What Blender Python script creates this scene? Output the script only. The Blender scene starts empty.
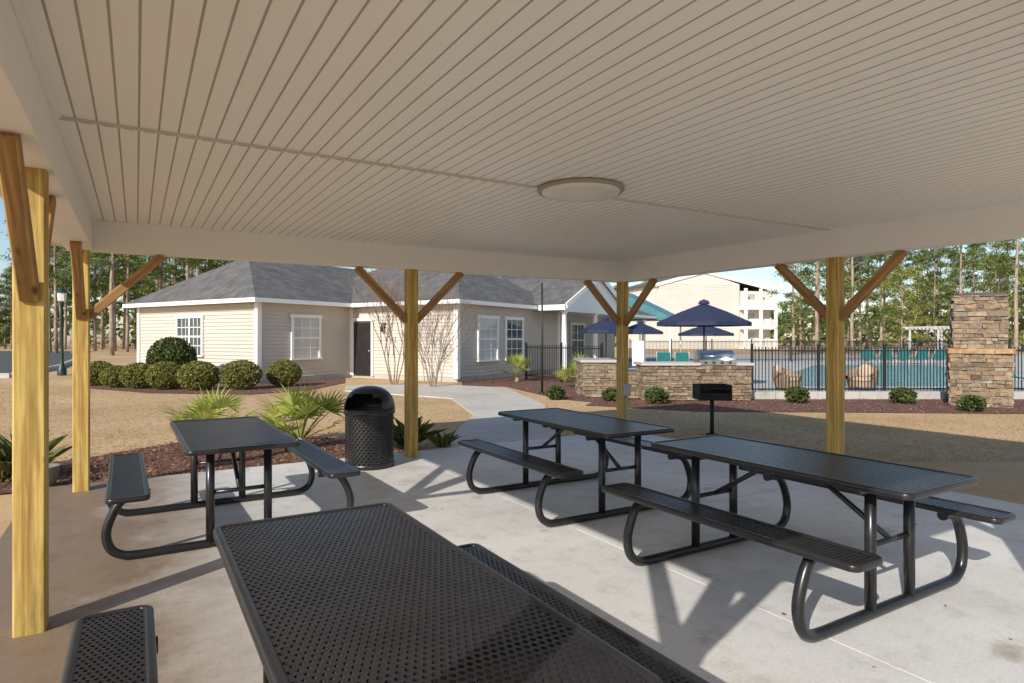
import bpy, math, random
from mathutils import Vector, Matrix
R=math.radians
rnd=random.Random(7)
scn=bpy.context.scene
COL=scn.collection
F=630.0; CX=512.0; HY=338.0; H=1.53; YAW=R(30.8)
cY,sY=math.cos(YAW),math.sin(YAW)
def W(xc,zc): return (xc*cY+zc*sY, -xc*sY+zc*cY)
def at(px,py,h=0.0):
    zc=(H-h)*F/(py-HY); return W((px-CX)/F*zc,zc)
def atd(px,zc): return W((px-CX)/F*zc,zc)

# ------------------------------------------------------------------ mesh builder
class MB:
    def __init__(s): s.v=[]; s.f=[]; s.sm=[]
    def add(s,vs,fs,smooth=False):
        b=len(s.v); s.v.extend([tuple(v) for v in vs])
        for f in fs: s.f.append(tuple(i+b for i in f)); s.sm.append(smooth)
    def box(s,c,d,M=None,j=0):
        hx,hy,hz=d[0]/2,d[1]/2,d[2]/2
        vs=[]
        for x,y,z in ((-1,-1,-1),(1,-1,-1),(1,1,-1),(-1,1,-1),(-1,-1,1),(1,-1,1),(1,1,1),(-1,1,1)):
            p=Vector((x*hx,y*hy,z*hz))
            if j: p+=Vector((rnd.uniform(-j,j),rnd.uniform(-j,j),rnd.uniform(-j,j)))
            if M is not None: p=M@p
            vs.append((p.x+c[0],p.y+c[1],p.z+c[2]))
        s.add(vs,[(0,3,2,1),(4,5,6,7),(0,1,5,4),(1,2,6,5),(2,3,7,6),(3,0,4,7)])
    def b2(s,x0,x1,y0,y1,z0,z1): s.box(((x0+x1)/2,(y0+y1)/2,(z0+z1)/2),(x1-x0,y1-y0,z1-z0))
    def chamfer_post(s,w,d,z0,z1,c=.008,x=0,y=0):
        a,b=w/2,d/2
        p=[(-a+c,-b),(a-c,-b),(a,-b+c),(a,b-c),(a-c,b),(-a+c,b),(-a,b-c),(-a,-b+c)]
        s.prism([(q[0]+x,q[1]+y) for q in p],z0,z1)
    def prism(s,poly,z0,z1):
        n=len(poly)
        vs=[(p[0],p[1],z0) for p in poly]+[(p[0],p[1],z1) for p in poly]
        fs=[tuple(range(n-1,-1,-1)),tuple(range(n,2*n))]+[(i,(i+1)%n,n+(i+1)%n,n+i) for i in range(n)]
        s.add(vs,fs)
    def sheet(s,poly,z): s.add([(p[0],p[1],z) for p in poly],[tuple(range(len(poly)))])
    def tube(s,pts,r,seg=8,cap=True):
        pts=[Vector(p) for p in pts]; n=len(pts)
        rs=r if isinstance(r,(list,tuple)) else [r]*n
        vs=[]; up=None
        for i,p in enumerate(pts):
            t=(pts[min(i+1,n-1)]-pts[max(i-1,0)])
            if t.length<1e-9: t=Vector((0,0,1))
            t.normalize()
            if up is None:
                a=Vector((0,0,1)) if abs(t.z)<.9 else Vector((1,0,0))
                u=t.cross(a).normalized()
            else:
                u=(up-t*up.dot(t))
                u=u.normalized() if u.length>1e-6 else t.orthogonal().normalized()
            up=u; w=t.cross(u)
            for k in range(seg):
                an=2*math.pi*k/seg
                vs.append(p+(u*math.cos(an)+w*math.sin(an))*rs[i])
        fs=[]
        for i in range(n-1):
            for k in range(seg):
                k2=(k+1)%seg
                fs.append((i*seg+k,i*seg+k2,(i+1)*seg+k2,(i+1)*seg+k))
        s.add(vs,fs,True)
        if cap:
            b=len(s.v)-len(vs)
            s.f.append(tuple(b+k for k in range(seg-1,-1,-1))); s.sm.append(False)
            s.f.append(tuple(b+(n-1)*seg+k for k in range(seg))); s.sm.append(False)
    def lathe(s,prof,seg=24,c=(0,0,0),smooth=True):
        vs=[];fs=[]
        for r,z in prof:
            for k in range(seg):
                a=2*math.pi*k/seg; vs.append((c[0]+r*math.cos(a),c[1]+r*math.sin(a),c[2]+z))
        for i in range(len(prof)-1):
            for k in range(seg):
                k2=(k+1)%seg
                fs.append((i*seg+k,i*seg+k2,(i+1)*seg+k2,(i+1)*seg+k))
        s.add(vs,fs,smooth)
    def leaf(s,p,size,asp=.5,flat=0):
        n=Vector((rnd.gauss(0,1),rnd.gauss(0,1),rnd.gauss(0,1)+flat))
        if n.length<1e-6: n=Vector((0,0,1))
        n.normalize(); u=n.orthogonal().normalized()
        a=rnd.uniform(0,6.283); w=n.cross(u); d=u*math.cos(a)+w*math.sin(a); e=n.cross(d)
        p=Vector(p); d=d*size; e=e*size*asp
        s.add([p-d,p+e,p+d,p-e],[(0,1,2,3)])
    def perf(s,x0,x1,y0,y1,pitch,fn,t=.008,hr=.37,py_=None):
        nx=max(1,round((x1-x0)/pitch)); ny=max(1,round((y1-y0)/(py_ or pitch)))
        px=(x1-x0)/nx; py=(y1-y0)/ny
        cs=[(-1,-1),(0,-1),(1,-1),(1,0),(1,1),(0,1),(-1,1),(-1,0)]
        for jy in range(ny):
            off=.5*(jy%2)
            yc=y0+(jy+.5)*py
            for ix in range(nx - (jy%2)):
                xc=x0+(ix+.5+off)*px
                vs=[fn(xc+a*px/2,yc+b*py/2,0) for a,b in cs]
                ho=[]
                for a,b in cs:
                    l=math.hypot(a,b)*(1.2 if a*b else 1.0)
                    ho.append((xc+a/l*px*hr,yc+b/l*py*hr))
                vs+=[fn(x,y,0) for x,y in ho]+[fn(x,y,-t) for x,y in ho]
                fs=[]
                for k in range(8):
                    k2=(k+1)%8
                    fs.append((k,k2,8+k2,8+k)); fs.append((8+k,8+k2,16+k2,16+k))
                s.add(vs,fs)
            if jy%2:
                for xa,xb in ((x0,x0+px/2),(x1-px/2,x1)):
                    s.add([fn(xa,yc-py/2,0),fn(xb,yc-py/2,0),fn(xb,yc+py/2,0),fn(xa,yc+py/2,0)],[(0,1,2,3)])
    def build(s,name,mat,parent=None,loc=(0,0,0),rot=(0,0,0)):
        me=bpy.data.meshes.new(name); me.from_pydata(s.v,[],s.f); me.update()
        me.polygons.foreach_set('use_smooth',s.sm)
        if mat: me.materials.append(mat)
        o=bpy.data.objects.new(name,me); COL.objects.link(o); o.location=loc; o.rotation_euler=rot
        if parent: o.parent=parent
        return o
def tag(o,label,cat,group=None):
    o['label']=label; o['category']=cat
    if group: o['group']=group
    return o
def struct(o): o['kind']='structure'; return o
def stuff(o): o['kind']='stuff'; return o
def empty(name,loc,rz,label,cat,group=None):
    o=bpy.data.objects.new(name,None); COL.objects.link(o); o.empty_display_size=.2
    o.location=(loc[0],loc[1],loc[2] if len(loc)>2 else 0); o.rotation_euler=(0,0,rz)
    return tag(o,label,cat,group)
def copy_tree(o,parent=None):
    c=o.copy(); COL.objects.link(c)
    if parent: c.parent=parent
    for ch in list(o.children): copy_tree(ch,c)
    return c
def place(proto,first,loc,rz,label,sc=1.0):
    o=proto if first else copy_tree(proto)
    o.location=(loc[0],loc[1],loc[2] if len(loc)>2 else 0); o.rotation_euler=(0,0,rz)
    o.scale=(sc,sc,sc) if not isinstance(sc,tuple) else sc
    o['label']=label
    return o

# ------------------------------------------------------------------ materials
def base(name):
    m=bpy.data.materials.new(name); m.use_nodes=True
    nt=m.node_tree; b=nt.nodes['Principled BSDF']
    return m,nt,b
def N(nt,t,**k):
    n=nt.nodes.new(t)
    for a,v in k.items(): setattr(n,a,v)
    return n
def ramp(nt,fac,stops):
    r=N(nt,'ShaderNodeValToRGB'); nt.links.new(fac,r.inputs[0])
    e=r.color_ramp.elements
    while len(e)<len(stops): e.new(.5)
    for i,(p,c) in enumerate(stops): e[i].position=p; e[i].color=(*c,1)
    return r.outputs[0]
def coord(nt,scale=(1,1,1),kind='Object'):
    tc=N(nt,'ShaderNodeTexCoord'); mp=N(nt,'ShaderNodeMapping'); mp.inputs['Scale'].default_value=scale
    nt.links.new(tc.outputs[kind],mp.inputs[0]); return mp.outputs[0]
def noise(nt,vec,scale,detail=6,rough=.55):
    n=N(nt,'ShaderNodeTexNoise'); n.inputs['Scale'].default_value=scale; n.inputs['Detail'].default_value=detail; n.inputs['Roughness'].default_value=rough
    nt.links.new(vec,n.inputs['Vector']); return n.outputs['Fac']
def math_(nt,op,a,b):
    m=N(nt,'ShaderNodeMath',operation=op)
    for s,i in ((a,0),(b,1)):
        if hasattr(s,'links'): nt.links.new(s,m.inputs[i])
        else: m.inputs[i].default_value=s
    return m.outputs[0]
def mix(nt,a,b,fac,mode='MIX'):
    m=N(nt,'ShaderNodeMix',data_type='RGBA',blend_type=mode)
    if hasattr(fac,'links'): nt.links.new(fac,m.inputs[0])
    else: m.inputs[0].default_value=fac
    for s,i in ((a,6),(b,7)):
        if hasattr(s,'links'): nt.links.new(s,m.inputs[i])
        else: m.inputs[i].default_value=(*s,1)
    return m.outputs[2]
def bump(nt,b,h,st,dist=.02):
    n=N(nt,'ShaderNodeBump'); n.inputs['Strength'].default_value=st; n.inputs['Distance'].default_value=dist
    nt.links.new(h,n.inputs['Height']); nt.links.new(n.outputs[0],b.inputs['Normal'])
def M_noise(name,c1,c2,scale=4,rough=.6,bst=.15,bscale=None,stretch=(1,1,1),metal=0,coat=0,dist=.01):
    m,nt,b=base(name); v=coord(nt,stretch)
    f=noise(nt,v,scale); nt.links.new(ramp(nt,f,[(.3,c1),(.7,c2)]),b.inputs['Base Color'])
    b.inputs['Roughness'].default_value=rough; b.inputs['Metallic'].default_value=metal; b.inputs['Coat Weight'].default_value=coat
    if bst: bump(nt,b,noise(nt,v,bscale or scale*8),bst,dist)
    return m
def M_island(name,stops,rough=.8,transl=0,nscale=0,spec=.15):
    m,nt,b=base(name); g=N(nt,'ShaderNodeNewGeometry')
    c=ramp(nt,g.outputs['Random Per Island'],stops)
    b.inputs['Specular IOR Level'].default_value=spec
    if nscale:
        f=noise(nt,coord(nt),nscale,5,.65); k=ramp(nt,f,[(.32,(.55,.55,.55)),(.7,(1.15,1.14,1.11))]); c=mix(nt,c,k,1.0,'MULTIPLY')
        bump(nt,b,f,.6,.03)
    nt.links.new(c,b.inputs['Base Color']); b.inputs['Roughness'].default_value=rough
    if transl:
        t=N(nt,'ShaderNodeBsdfTranslucent'); nt.links.new(c,t.inputs[0])
        ms=N(nt,'ShaderNodeMixShader'); ms.inputs[0].default_value=transl
        nt.links.new(b.outputs[0],ms.inputs[1]); nt.links.new(t.outputs[0],ms.inputs[2])
        nt.links.new(ms.outputs[0],nt.nodes['Material Output'].inputs[0])
    return m
def M_concrete(name,a,bc,stain,rough=.75,left=False):
    m,nt,b=base(name); v=coord(nt)
    c=ramp(nt,noise(nt,v,1.1,8,.65),[(.3,a),(.7,bc)])
    st=ramp(nt,noise(nt,v,.5,7,.68),[(.48,(0,0,0)),(.70,(1,1,1))])
    c=mix(nt,c,stain,st)
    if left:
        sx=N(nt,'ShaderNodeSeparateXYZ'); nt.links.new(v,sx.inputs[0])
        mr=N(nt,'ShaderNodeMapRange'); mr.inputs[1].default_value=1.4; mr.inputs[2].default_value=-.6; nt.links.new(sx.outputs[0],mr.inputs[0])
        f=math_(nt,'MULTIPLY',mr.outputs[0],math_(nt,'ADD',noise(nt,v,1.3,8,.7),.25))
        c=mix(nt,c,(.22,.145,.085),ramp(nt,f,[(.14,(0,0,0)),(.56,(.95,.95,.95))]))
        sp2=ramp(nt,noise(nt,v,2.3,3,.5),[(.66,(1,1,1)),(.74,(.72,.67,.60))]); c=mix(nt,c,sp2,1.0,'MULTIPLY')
    n3=ramp(nt,noise(nt,v,4.5,7,.7),[(.5,(1,1,1)),(.75,(.76,.74,.71))]); c=mix(nt,c,n3,1.0,'MULTIPLY')
    sp=ramp(nt,noise(nt,v,60,3,.7),[(.3,(.86,.86,.86)),(.65,(1.05,1.05,1.05))]); c=mix(nt,c,sp,1.0,'MULTIPLY')
    nt.links.new(c,b.inputs['Base Color']); b.inputs['Roughness'].default_value=rough
    bump(nt,b,noise(nt,v,90,5),.25,.004); return m
def M_wood(name,d,l,tint=None):
    m,nt,b=base(name); v=coord(nt,(1,1,.09))
    w=N(nt,'ShaderNodeTexWave',wave_type='RINGS',rings_direction='Z'); w.inputs['Scale'].default_value=11; w.inputs['Distortion'].default_value=6; w.inputs['Detail'].default_value=4; w.inputs['Detail Scale'].default_value=1.6
    nt.links.new(v,w.inputs[0]); c=ramp(nt,w.outputs['Fac'],[(.05,l),(.9,d)])
    n2=noise(nt,coord(nt,(1,1,.35)),5,6,.65); c=mix(nt,c,tint or d,ramp(nt,n2,[(.42,(0,0,0)),(.72,(.85,.85,.85))]))
    n4=noise(nt,coord(nt,(2.2,2.2,.5)),2.2,6,.7); c=mix(nt,c,(.19,.12,.045),ramp(nt,n4,[(.54,(0,0,0)),(.74,(.75,.75,.75))]))
    fg=ramp(nt,noise(nt,coord(nt,(60,60,2.2)),1.0,4,.6),[(.3,(.66,.62,.55)),(.6,(1.08,1.08,1.08))]); c=mix(nt,c,fg,1.0,'MULTIPLY')
    vo=N(nt,'ShaderNodeTexVoronoi'); vo.inputs['Scale'].default_value=3.2; nt.links.new(coord(nt,(1.5,1.5,.8)),vo.inputs[0])
    c=mix(nt,(.12,.05,.015),c,ramp(nt,vo.outputs['Distance'],[(.04,(0,0,0)),(.11,(1,1,1))]))
    nt.links.new(c,b.inputs['Base Color']); b.inputs['Roughness'].default_value=.65
    bump(nt,b,fg,.25,.003); return m
def M_lawn():
    m,nt,b=base('dormant_lawn'); v=coord(nt)
    c=ramp(nt,noise(nt,v,.35,8,.6),[(.3,(.46,.30,.155)),(.5,(.57,.385,.215)),(.72,(.63,.45,.265))])
    g=ramp(nt,noise(nt,v,.22,7,.65),[(.52,(0,0,0)),(.70,(.55,.55,.55))]); c=mix(nt,c,(.31,.27,.11),g)
    sp=ramp(nt,noise(nt,v,22,4,.7),[(.3,(.85,.85,.85)),(.7,(1.08,1.08,1.08))]); c=mix(nt,c,sp,1.0,'MULTIPLY')
    nt.links.new(c,b.inputs['Base Color']); b.inputs['Roughness'].default_value=.95
    b.inputs['Specular IOR Level'].default_value=.1
    bump(nt,b,noise(nt,v,45,5),.25,.02); return m
def M_water():
    m,nt,b=base('pool_water'); v=coord(nt)
    nt.links.new(ramp(nt,noise(nt,v,.8,3),[(.3,(.13,.33,.39)),(.7,(.20,.43,.48))]),b.inputs['Base Color'])
    b.inputs['Roughness'].default_value=.2; b.inputs['Specular IOR Level'].default_value=.25; bump(nt,b,noise(nt,v,3,3),.25,.05); return m
def M_shingle():
    m,nt,b=base('roof_shingles'); v=coord(nt)
    br=N(nt,'ShaderNodeTexBrick'); br.inputs['Scale'].default_value=1; br.inputs['Brick Width'].default_value=.3; br.inputs['Row Height'].default_value=.14; br.inputs['Mortar Size'].default_value=.005
    br.inputs['Color1'].default_value=(.155,.148,.142,1); br.inputs['Color2'].default_value=(.10,.098,.098,1); br.inputs['Mortar'].default_value=(.06,.06,.06,1)
    nt.links.new(v,br.inputs[0])
    c=mix(nt,br.outputs[0],ramp(nt,noise(nt,v,1.6,7,.65),[(.3,(.72,.72,.73)),(.7,(1.25,1.2,1.14))]),1.0,'MULTIPLY')
    nt.links.new(c,b.inputs['Base Color']); b.inputs['Roughness'].default_value=.9; bump(nt,b,noise(nt,v,60),.3,.01); return m
def M_fabric(name,c):
    return M_noise(name,tuple(x*.8 for x in c),c,6,.8,.2,200)

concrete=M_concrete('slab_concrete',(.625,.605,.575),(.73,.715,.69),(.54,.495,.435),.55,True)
pathm=M_concrete('path_concrete',(.53,.475,.40),(.62,.565,.49),(.46,.40,.325))
deckm=M_concrete('deck_concrete',(.50,.48,.44),(.58,.55,.51),(.45,.42,.38))
lawn=M_lawn()
woodp=M_wood('treated_pine',(.42,.255,.065),(.64,.45,.14),(.50,.375,.09))
woodb=M_wood('brace_pine',(.32,.175,.065),(.50,.30,.11))
vinyl=M_noise('ceiling_vinyl',(.925,.88,.81),(.945,.905,.835),1.2,.42,.03,40)
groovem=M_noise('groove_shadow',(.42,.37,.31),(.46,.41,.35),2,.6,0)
seamm=M_noise('seam_trim',(.60,.55,.48),(.64,.59,.52),2,.5,0)
trimw=M_noise('white_trim',(.87,.85,.81),(.90,.88,.84),2,.5,.04,40)
blackc=M_noise('black_coating',(.014,.014,.016),(.023,.022,.024),5,.30,.12,120,dist=.002)
tubem=M_noise('black_tube_coating',(.010,.010,.011),(.017,.017,.018),5,.28,.06,60,dist=.002)
siding=M_noise('beige_siding',(.565,.505,.43),(.61,.55,.47),.8,.65,.08,50)
shingle=M_shingle()
glass=M_noise('window_glass',(.05,.06,.07),(.10,.11,.12),1.2,.08,0)
blind=M_noise('window_blind',(.40,.41,.41),(.5,.5,.49),2,.3,0,coat=.8)
darkdoor=M_noise('dark_door',(.018,.016,.016),(.03,.027,.026),3,.4,.05)
bark=M_noise('pine_bark',(.20,.145,.11),(.46,.345,.26),6,.95,.7,14,stretch=(1,1,.3),dist=.05)
baretw=M_noise('bare_bark',(.19,.135,.10),(.31,.23,.175),6,.8,.2)
pinel=M_island('pine_needles',[(0,(.06,.10,.025)),(.5,(.135,.185,.048)),(1,(.27,.30,.09))],.7,.35)
broadl=M_island('broad_leaves',[(0,(.13,.165,.035)),(.5,(.26,.29,.065)),(1,(.43,.42,.12))],.7,.35)
boxl=M_island('boxwood_leaves',[(0,(.105,.115,.03)),(.5,(.195,.20,.052)),(1,(.32,.30,.09))],.8,.3)
darkl=M_island('dark_leaves',[(0,(.035,.055,.016)),(.6,(.085,.11,.03)),(1,(.16,.18,.06))],.8,.25)
farl=M_island('far_leaves',[(0,(.06,.088,.03)),(.6,(.125,.155,.055)),(1,(.22,.235,.095))],.9,.2)
palml=M_island('palm_leaves',[(0,(.22,.28,.045)),(.6,(.40,.44,.085)),(1,(.55,.53,.16))],.6,.4)
strapl=M_island('strap_leaves',[(0,(.07,.10,.03)),(.7,(.15,.18,.05)),(1,(.3,.26,.1))],.6,.3)
blade=M_island('dry_grass_blades',[(0,(.48,.32,.17)),(.45,(.59,.41,.235)),(.85,(.66,.48,.30)),(1,(.36,.32,.13))],.9,.4,spec=.05)
chip=M_island('mulch_chips',[(0,(.13,.06,.04)),(.5,(.24,.115,.075)),(1,(.37,.20,.135))],.95)
littr=M_island('dry_leaf',[(0,(.16,.08,.03)),(.6,(.30,.17,.07)),(1,(.42,.28,.13))],.9)
mulch=M_noise('mulch_soil',(.11,.05,.035),(.23,.115,.077),9,.95,.9,40,dist=.04)
SC=[(0,(.15,.105,.075)),(.25,(.265,.20,.14)),(.5,(.36,.25,.16)),(.7,(.235,.19,.15)),(.85,(.32,.26,.195)),(1,(.42,.345,.255))]
stone=M_island('ledge_stone',SC,.9,0,11)
ledgem=M_island('orange_ledge_stone',[(0,(.36,.21,.105)),(.5,(.44,.27,.14)),(1,(.50,.33,.19))],.9,0,9)
granite=M_noise('counter_top',(.42,.39,.35),(.55,.51,.46),30,.3,.03)
steel=M_noise('stainless',(.45,.45,.45),(.6,.6,.6),3,.3,.05,metal=1)
ironb=M_noise('black_iron',(.012,.012,.013),(.02,.02,.02),5,.5,.05)
greenp=M_noise('dark_green_paint',(.012,.03,.022),(.02,.045,.035),5,.4,.05)
navy=M_fabric('navy_canvas',(.022,.03,.075)); teal=M_fabric('teal_sling',(.03,.24,.23)); tan=M_fabric('tan_cushion',(.55,.42,.30)); wick=M_noise('tan_wicker',(.27,.18,.105),(.35,.24,.15),3,.7,.05)
tealroof=M_noise('teal_metal_roof',(.05,.17,.18),(.08,.22,.23),3,.4,.05)
asphalt=M_noise('asphalt',(.06,.06,.06),(.10,.10,.098),3,.9,.4,60)
curbm=M_concrete('curb_concrete',(.46,.44,.40),(.54,.51,.47),(.40,.37,.33))
water=M_water()
aptw=M_noise('apartment_siding',(.70,.655,.59),(.76,.715,.65),.5,.7,.05)
lensm=M_noise('lamp_lens',(.74,.70,.63),(.80,.76,.69),2,.25,.02)
lensrim=M_noise('lamp_rim',(.30,.26,.21),(.38,.335,.27),2,.4,.02)
greybox=M_noise('grey_plastic',(.35,.35,.34),(.42,.42,.41),3,.5,.02)
greyw=M_noise('weathered_white',(.50,.48,.45),(.58,.56,.53),3,.7,.05)
pot=M_noise('pot_glaze',(.16,.15,.14),(.24,.22,.2),5,.6,.1)
vent=M_noise('black_char',(.01,.01,.01),(.022,.02,.018),7,.8,.2)
linerm=M_noise('grey_liner',(.07,.068,.065),(.10,.097,.092),4,.7,.05)
capm=M_noise('chimney_cap_slate',(.06,.055,.05),(.11,.10,.09),6,.8,.2)

# ------------------------------------------------------------------ ground & hardscape
g=MB(); g.sheet([(-350,-120),(350,-120),(350,420),(-350,420)],-.04); struct(g.build('ground',lawn))
s=MB()
xs=[-.9,3.03,7.0]; ys=[-1.6,.6,4.1,8.0]
for i in range(2):
    for j in range(3):
        s.b2(xs[i]+.005,xs[i+1]-.005,ys[j]+.005,ys[j+1]-.005,-.16,0)
s.b2(-.88,6.98,-1.58,7.98,-.18,-.02)
struct(s.build('patio_slab',concrete))
path_px=[(426,447.5),(474,414),(452,397.5),(345,390),(346,384.5),(440,384),(505,387),(545,404),(520,437)]
path_poly=[at(*p) for p in path_px]
path_poly[0]=(3.5,8.004); path_poly[-1]=(5.6,8.004)
p=MB(); p.prism(path_poly,-.09,-.012); struct(p.build('path',pathm))
bed1=[(-3.4,8.01),(3.35,8.01),(3.5,8.7),(3.0,9.6),(1.9,10.3),(.5,10.6),(-.6,9.8),(-3.6,9.0)]
m=MB(); m.sheet(bed1,-.022); struct(m.build('mulch_bed',mulch))
bed2=[at(*q) for q in [(84,387),(150,392),(250,393.5),(310,389),(345,382),(345,377),(258,379),(84,372)]]
m=MB(); m.sheet(bed2,-.024); struct(m.build('mulch_bed',mulch))
bed3=[at(*q) for q in [(462,385),(505,385.5),(560,398),(606,402),(600,380),(545,372),(462,380)]]
m=MB(); m.sheet(bed3,-.026); struct(m.build('mulch_bed',mulch))
bed4=[at(*q) for q in [(585,404),(700,410),(860,411),(1100,413),(1100,396),(950,397),(750,398),(600,398)]]
m=MB(); m.sheet(bed4,-.030); struct(m.build('mulch_bed',mulch))
deck=[atd(598,18.2),atd(640,16.9),atd(1250,16.9),atd(1400,60),atd(640,60),atd(575,30)]
d=MB(); d.prism(deck,-.1,-.014); struct(d.build('pool_deck',deckm))
pw=MB(); pw.sheet([atd(800,20.2),atd(948,20.2),atd(985,27),atd(935,36),atd(815,36),atd(790,27)],-.008); struct(pw.build('pool_water',water))
cb=MB()
a=Vector((*atd(648,16.2),0)); b_=Vector((*atd(1150,16.2),0)); dv=(b_-a).normalized()
ang=math.atan2(dv.y,dv.x); L=(b_-a).length; nseg=12
for i in range(nseg):
    c=a+dv*(L*(i+.5)/nseg); cb.box((c.x,c.y,.05),(L/nseg-.015,.28,.22),Matrix.Rotation(ang,3,'Z'))
struct(cb.build('deck_curb',curbm))
road=[at(*q) for q in [(-420,378),(10,377),(58,368),(86,356),(92,351),(-420,349)]]
r_=MB(); r_.sheet(road,-.028); struct(r_.build('road',asphalt))
kb=MB()
for q0,q1 in (((-420,378),(10,377)),((10,377),(58,368)),((58,368),(86,356))):
    a=Vector((*at(*q0),0)); b_=Vector((*at(*q1),0)); d_=b_-a
    kb.box(((a+b_)/2+Vector((0,0,.03))),(d_.length+.05,.18,.24),Matrix.Rotation(math.atan2(d_.y,d_.x),3,'Z'))
struct(kb.build('road_kerb',curbm))

def inpoly(x,y,poly):
    c=False; j=len(poly)-1
    for i in range(len(poly)):
        xi,yi=poly[i]; xj,yj=poly[j]
        if (yi>y)!=(yj>y) and x<(xj-xi)*(y-yi)/(yj-yi)+xi: c=not c
        j=i
    return c
avoid=[path_poly,bed1,bed2,bed3,bed4,deck,road]
gb=MB(); cnt=0
while cnt<28000:
    zc=8.0+ (rnd.random()**1.3)*14; px=rnd.uniform(-60,1090)
    if zc>15.5 and px>560: continue
    x,y=atd(px,zc)
    if -.95<x<7.05 and y<8.05: continue
    if any(inpoly(x,y,q) for q in avoid): continue
    for k in range(2):
        a=rnd.uniform(0,6.28); h=rnd.uniform(.008,.02); w=.007+zc*.0004; l=rnd.uniform(.01,.06); a2=rnd.uniform(0,6.28)
        ox,oy=x+rnd.uniform(-.03,.03),y+rnd.uniform(-.03,.03)
        gb.add([(ox-w*math.cos(a),oy-w*math.sin(a),-.042),(ox+w*math.cos(a),oy+w*math.sin(a),-.042),(ox+l*math.cos(a2),oy+l*math.sin(a2),-.042+h)],[(0,1,2)])
    cnt+=1
stuff(tag(gb.build('lawn_grass',blade),'dry tan dormant grass of the lawn around the patio slab','grass'))
mc=MB()
for poly,n in ((bed1,6500),(bed2,1500),(bed3,2200),(bed4,4000)):
    x0=min(q[0] for q in poly);x1=max(q[0] for q in poly);y0=min(q[1] for q in poly);y1=max(q[1] for q in poly)
    k=0
    while k<n:
        x,y=rnd.uniform(x0,x1),rnd.uniform(y0,y1)
        if not inpoly(x,y,poly): continue
        mc.leaf((x,y,-.02+rnd.uniform(0,.02)),rnd.uniform(.015,.04),.3,3.0); k+=1
stuff(tag(mc.build('mulch_chips',chip),'reddish brown bark mulch spread in the planting beds','mulch'))
lt=MB(); r2=random.Random(4)
for i in range(150):
    if i<90: x,y=r2.uniform(-.8,6.9),8-abs(r2.gauss(0,.5))
    else: x,y=r2.uniform(-.7,6.8),r2.uniform(1.2,7.8)
    lt.leaf((x,y,.008),r2.uniform(.008,.022),.45,6)
stuff(tag(lt.build('fallen_leaves',littr),'tiny dry leaves and bark bits scattered on the concrete slab','leaf litter'))

# ------------------------------------------------------------------ pavilion
pav=empty('picnic_pavilion',(3.05,4.12,0),0,'open picnic pavilion with white panelled ceiling on yellow timber posts','pavilion')
OX,OY=3.05,4.12
PX=[-.475,3.05,6.60]; PY=[.6,4.13,7.66]
ZB,ZC=2.41,2.71
def brace_mesh():
    b=MB(); L=.93; b.chamfer_post(.085,.085,-L/2,L/2,.006); return b
first_brace=None
for i,x in enumerate(PX):
    for j,y in enumerate(PY):
        if i==1 and j==1: continue
        b=MB(); b.chamfer_post(.14,.14,-.02,ZB+.02,.009)
        po=b.build('post',woodp,pav,(x-OX,y-OY,0),(0,0,rnd.choice([0,math.pi/2,math.pi])))
        rz=po.rotation_euler.z
        dirs=[]
        if i in(0,2): dirs+= [(0,1)] if j<2 else []
        if i in(0,2): dirs+= [(0,-1)] if j>0 else []
        if j in(0,2): dirs+= [(1,0)] if i<2 else []
        if j in(0,2): dirs+= [(-1,0)] if i>0 else []
        for dx,dy in dirs:
            if first_brace is None:
                first_brace=brace_mesh().build('brace',woodb,po); o=first_brace
            else:
                o=first_brace.copy(); COL.objects.link(o); o.parent=po
            v=Vector((dx,dy,0)); v.rotate(Matrix.Rotation(-rz,3,'Z'))
            off=.06+.325
            o.location=(v.x*off,v.y*off,2.075)
            o.rotation_euler=Vector((v.x*.66,v.y*.66,.66)).to_track_quat('Z','X').to_euler()
def beam(x0,x1,y0,y1):
    b=MB(); b.b2(x0-OX,x1-OX,y0-OY,y1-OY,ZB,ZC+.12); b.build('beam',trimw,pav)
beam(-.60,-.375,.485,7.775); beam(6.485,6.71,.485,7.775); beam(-.374,6.484,7.55,7.774); beam(-.374,6.484,.486,.71)
c=MB(); gm_=MB(); bw=.098
for y0,y1 in ((.70,4.10),(4.13,7.56)):
    x=-.375
    while x<6.485:
        xe=min(x+bw,6.486); ya,yb=y0-OY,y1-OY
        def strip(mbx,x0,z0,x1,z1): mbx.add([(x0-OX,ya,z0),(x1-OX,ya,z1),(x1-OX,yb,z1),(x0-OX,yb,z0)],[(0,1,2,3)])
        strip(c,x,ZC,xe-.0105,ZC); strip(gm_,xe-.0105,ZC,xe-.0085,ZC+.002); strip(gm_,xe-.0085,ZC+.002,xe-.002,ZC+.002); strip(gm_,xe-.002,ZC+.002,xe,ZC)
        x+=bw
ce=c.build('ceiling',vinyl,pav); gm_.build('board_groove',groovem,ce)
t=MB(); t.b2(-.375-OX,6.485-OX,4.098-OY,4.134-OY,ZC-.011,ZC+.02)
for xk in range(0,69): t.box((-.33-OX+xk*.098,4.115-OY,ZC-.014),(.05,.012,.007))
t.build('seam_strip',seamm,ce)
t=MB()
t.b2(-.374-OX,-.345-OX,.71-OY,7.55-OY,ZC-.012,ZC-.001); t.b2(6.455-OX,6.484-OX,.71-OY,7.55-OY,ZC-.012,ZC-.001)
t.b2(-.344-OX,6.454-OX,7.521-OY,7.549-OY,ZC-.012,ZC-.001); t.build('edge_trim',trimw,ce)
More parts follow.
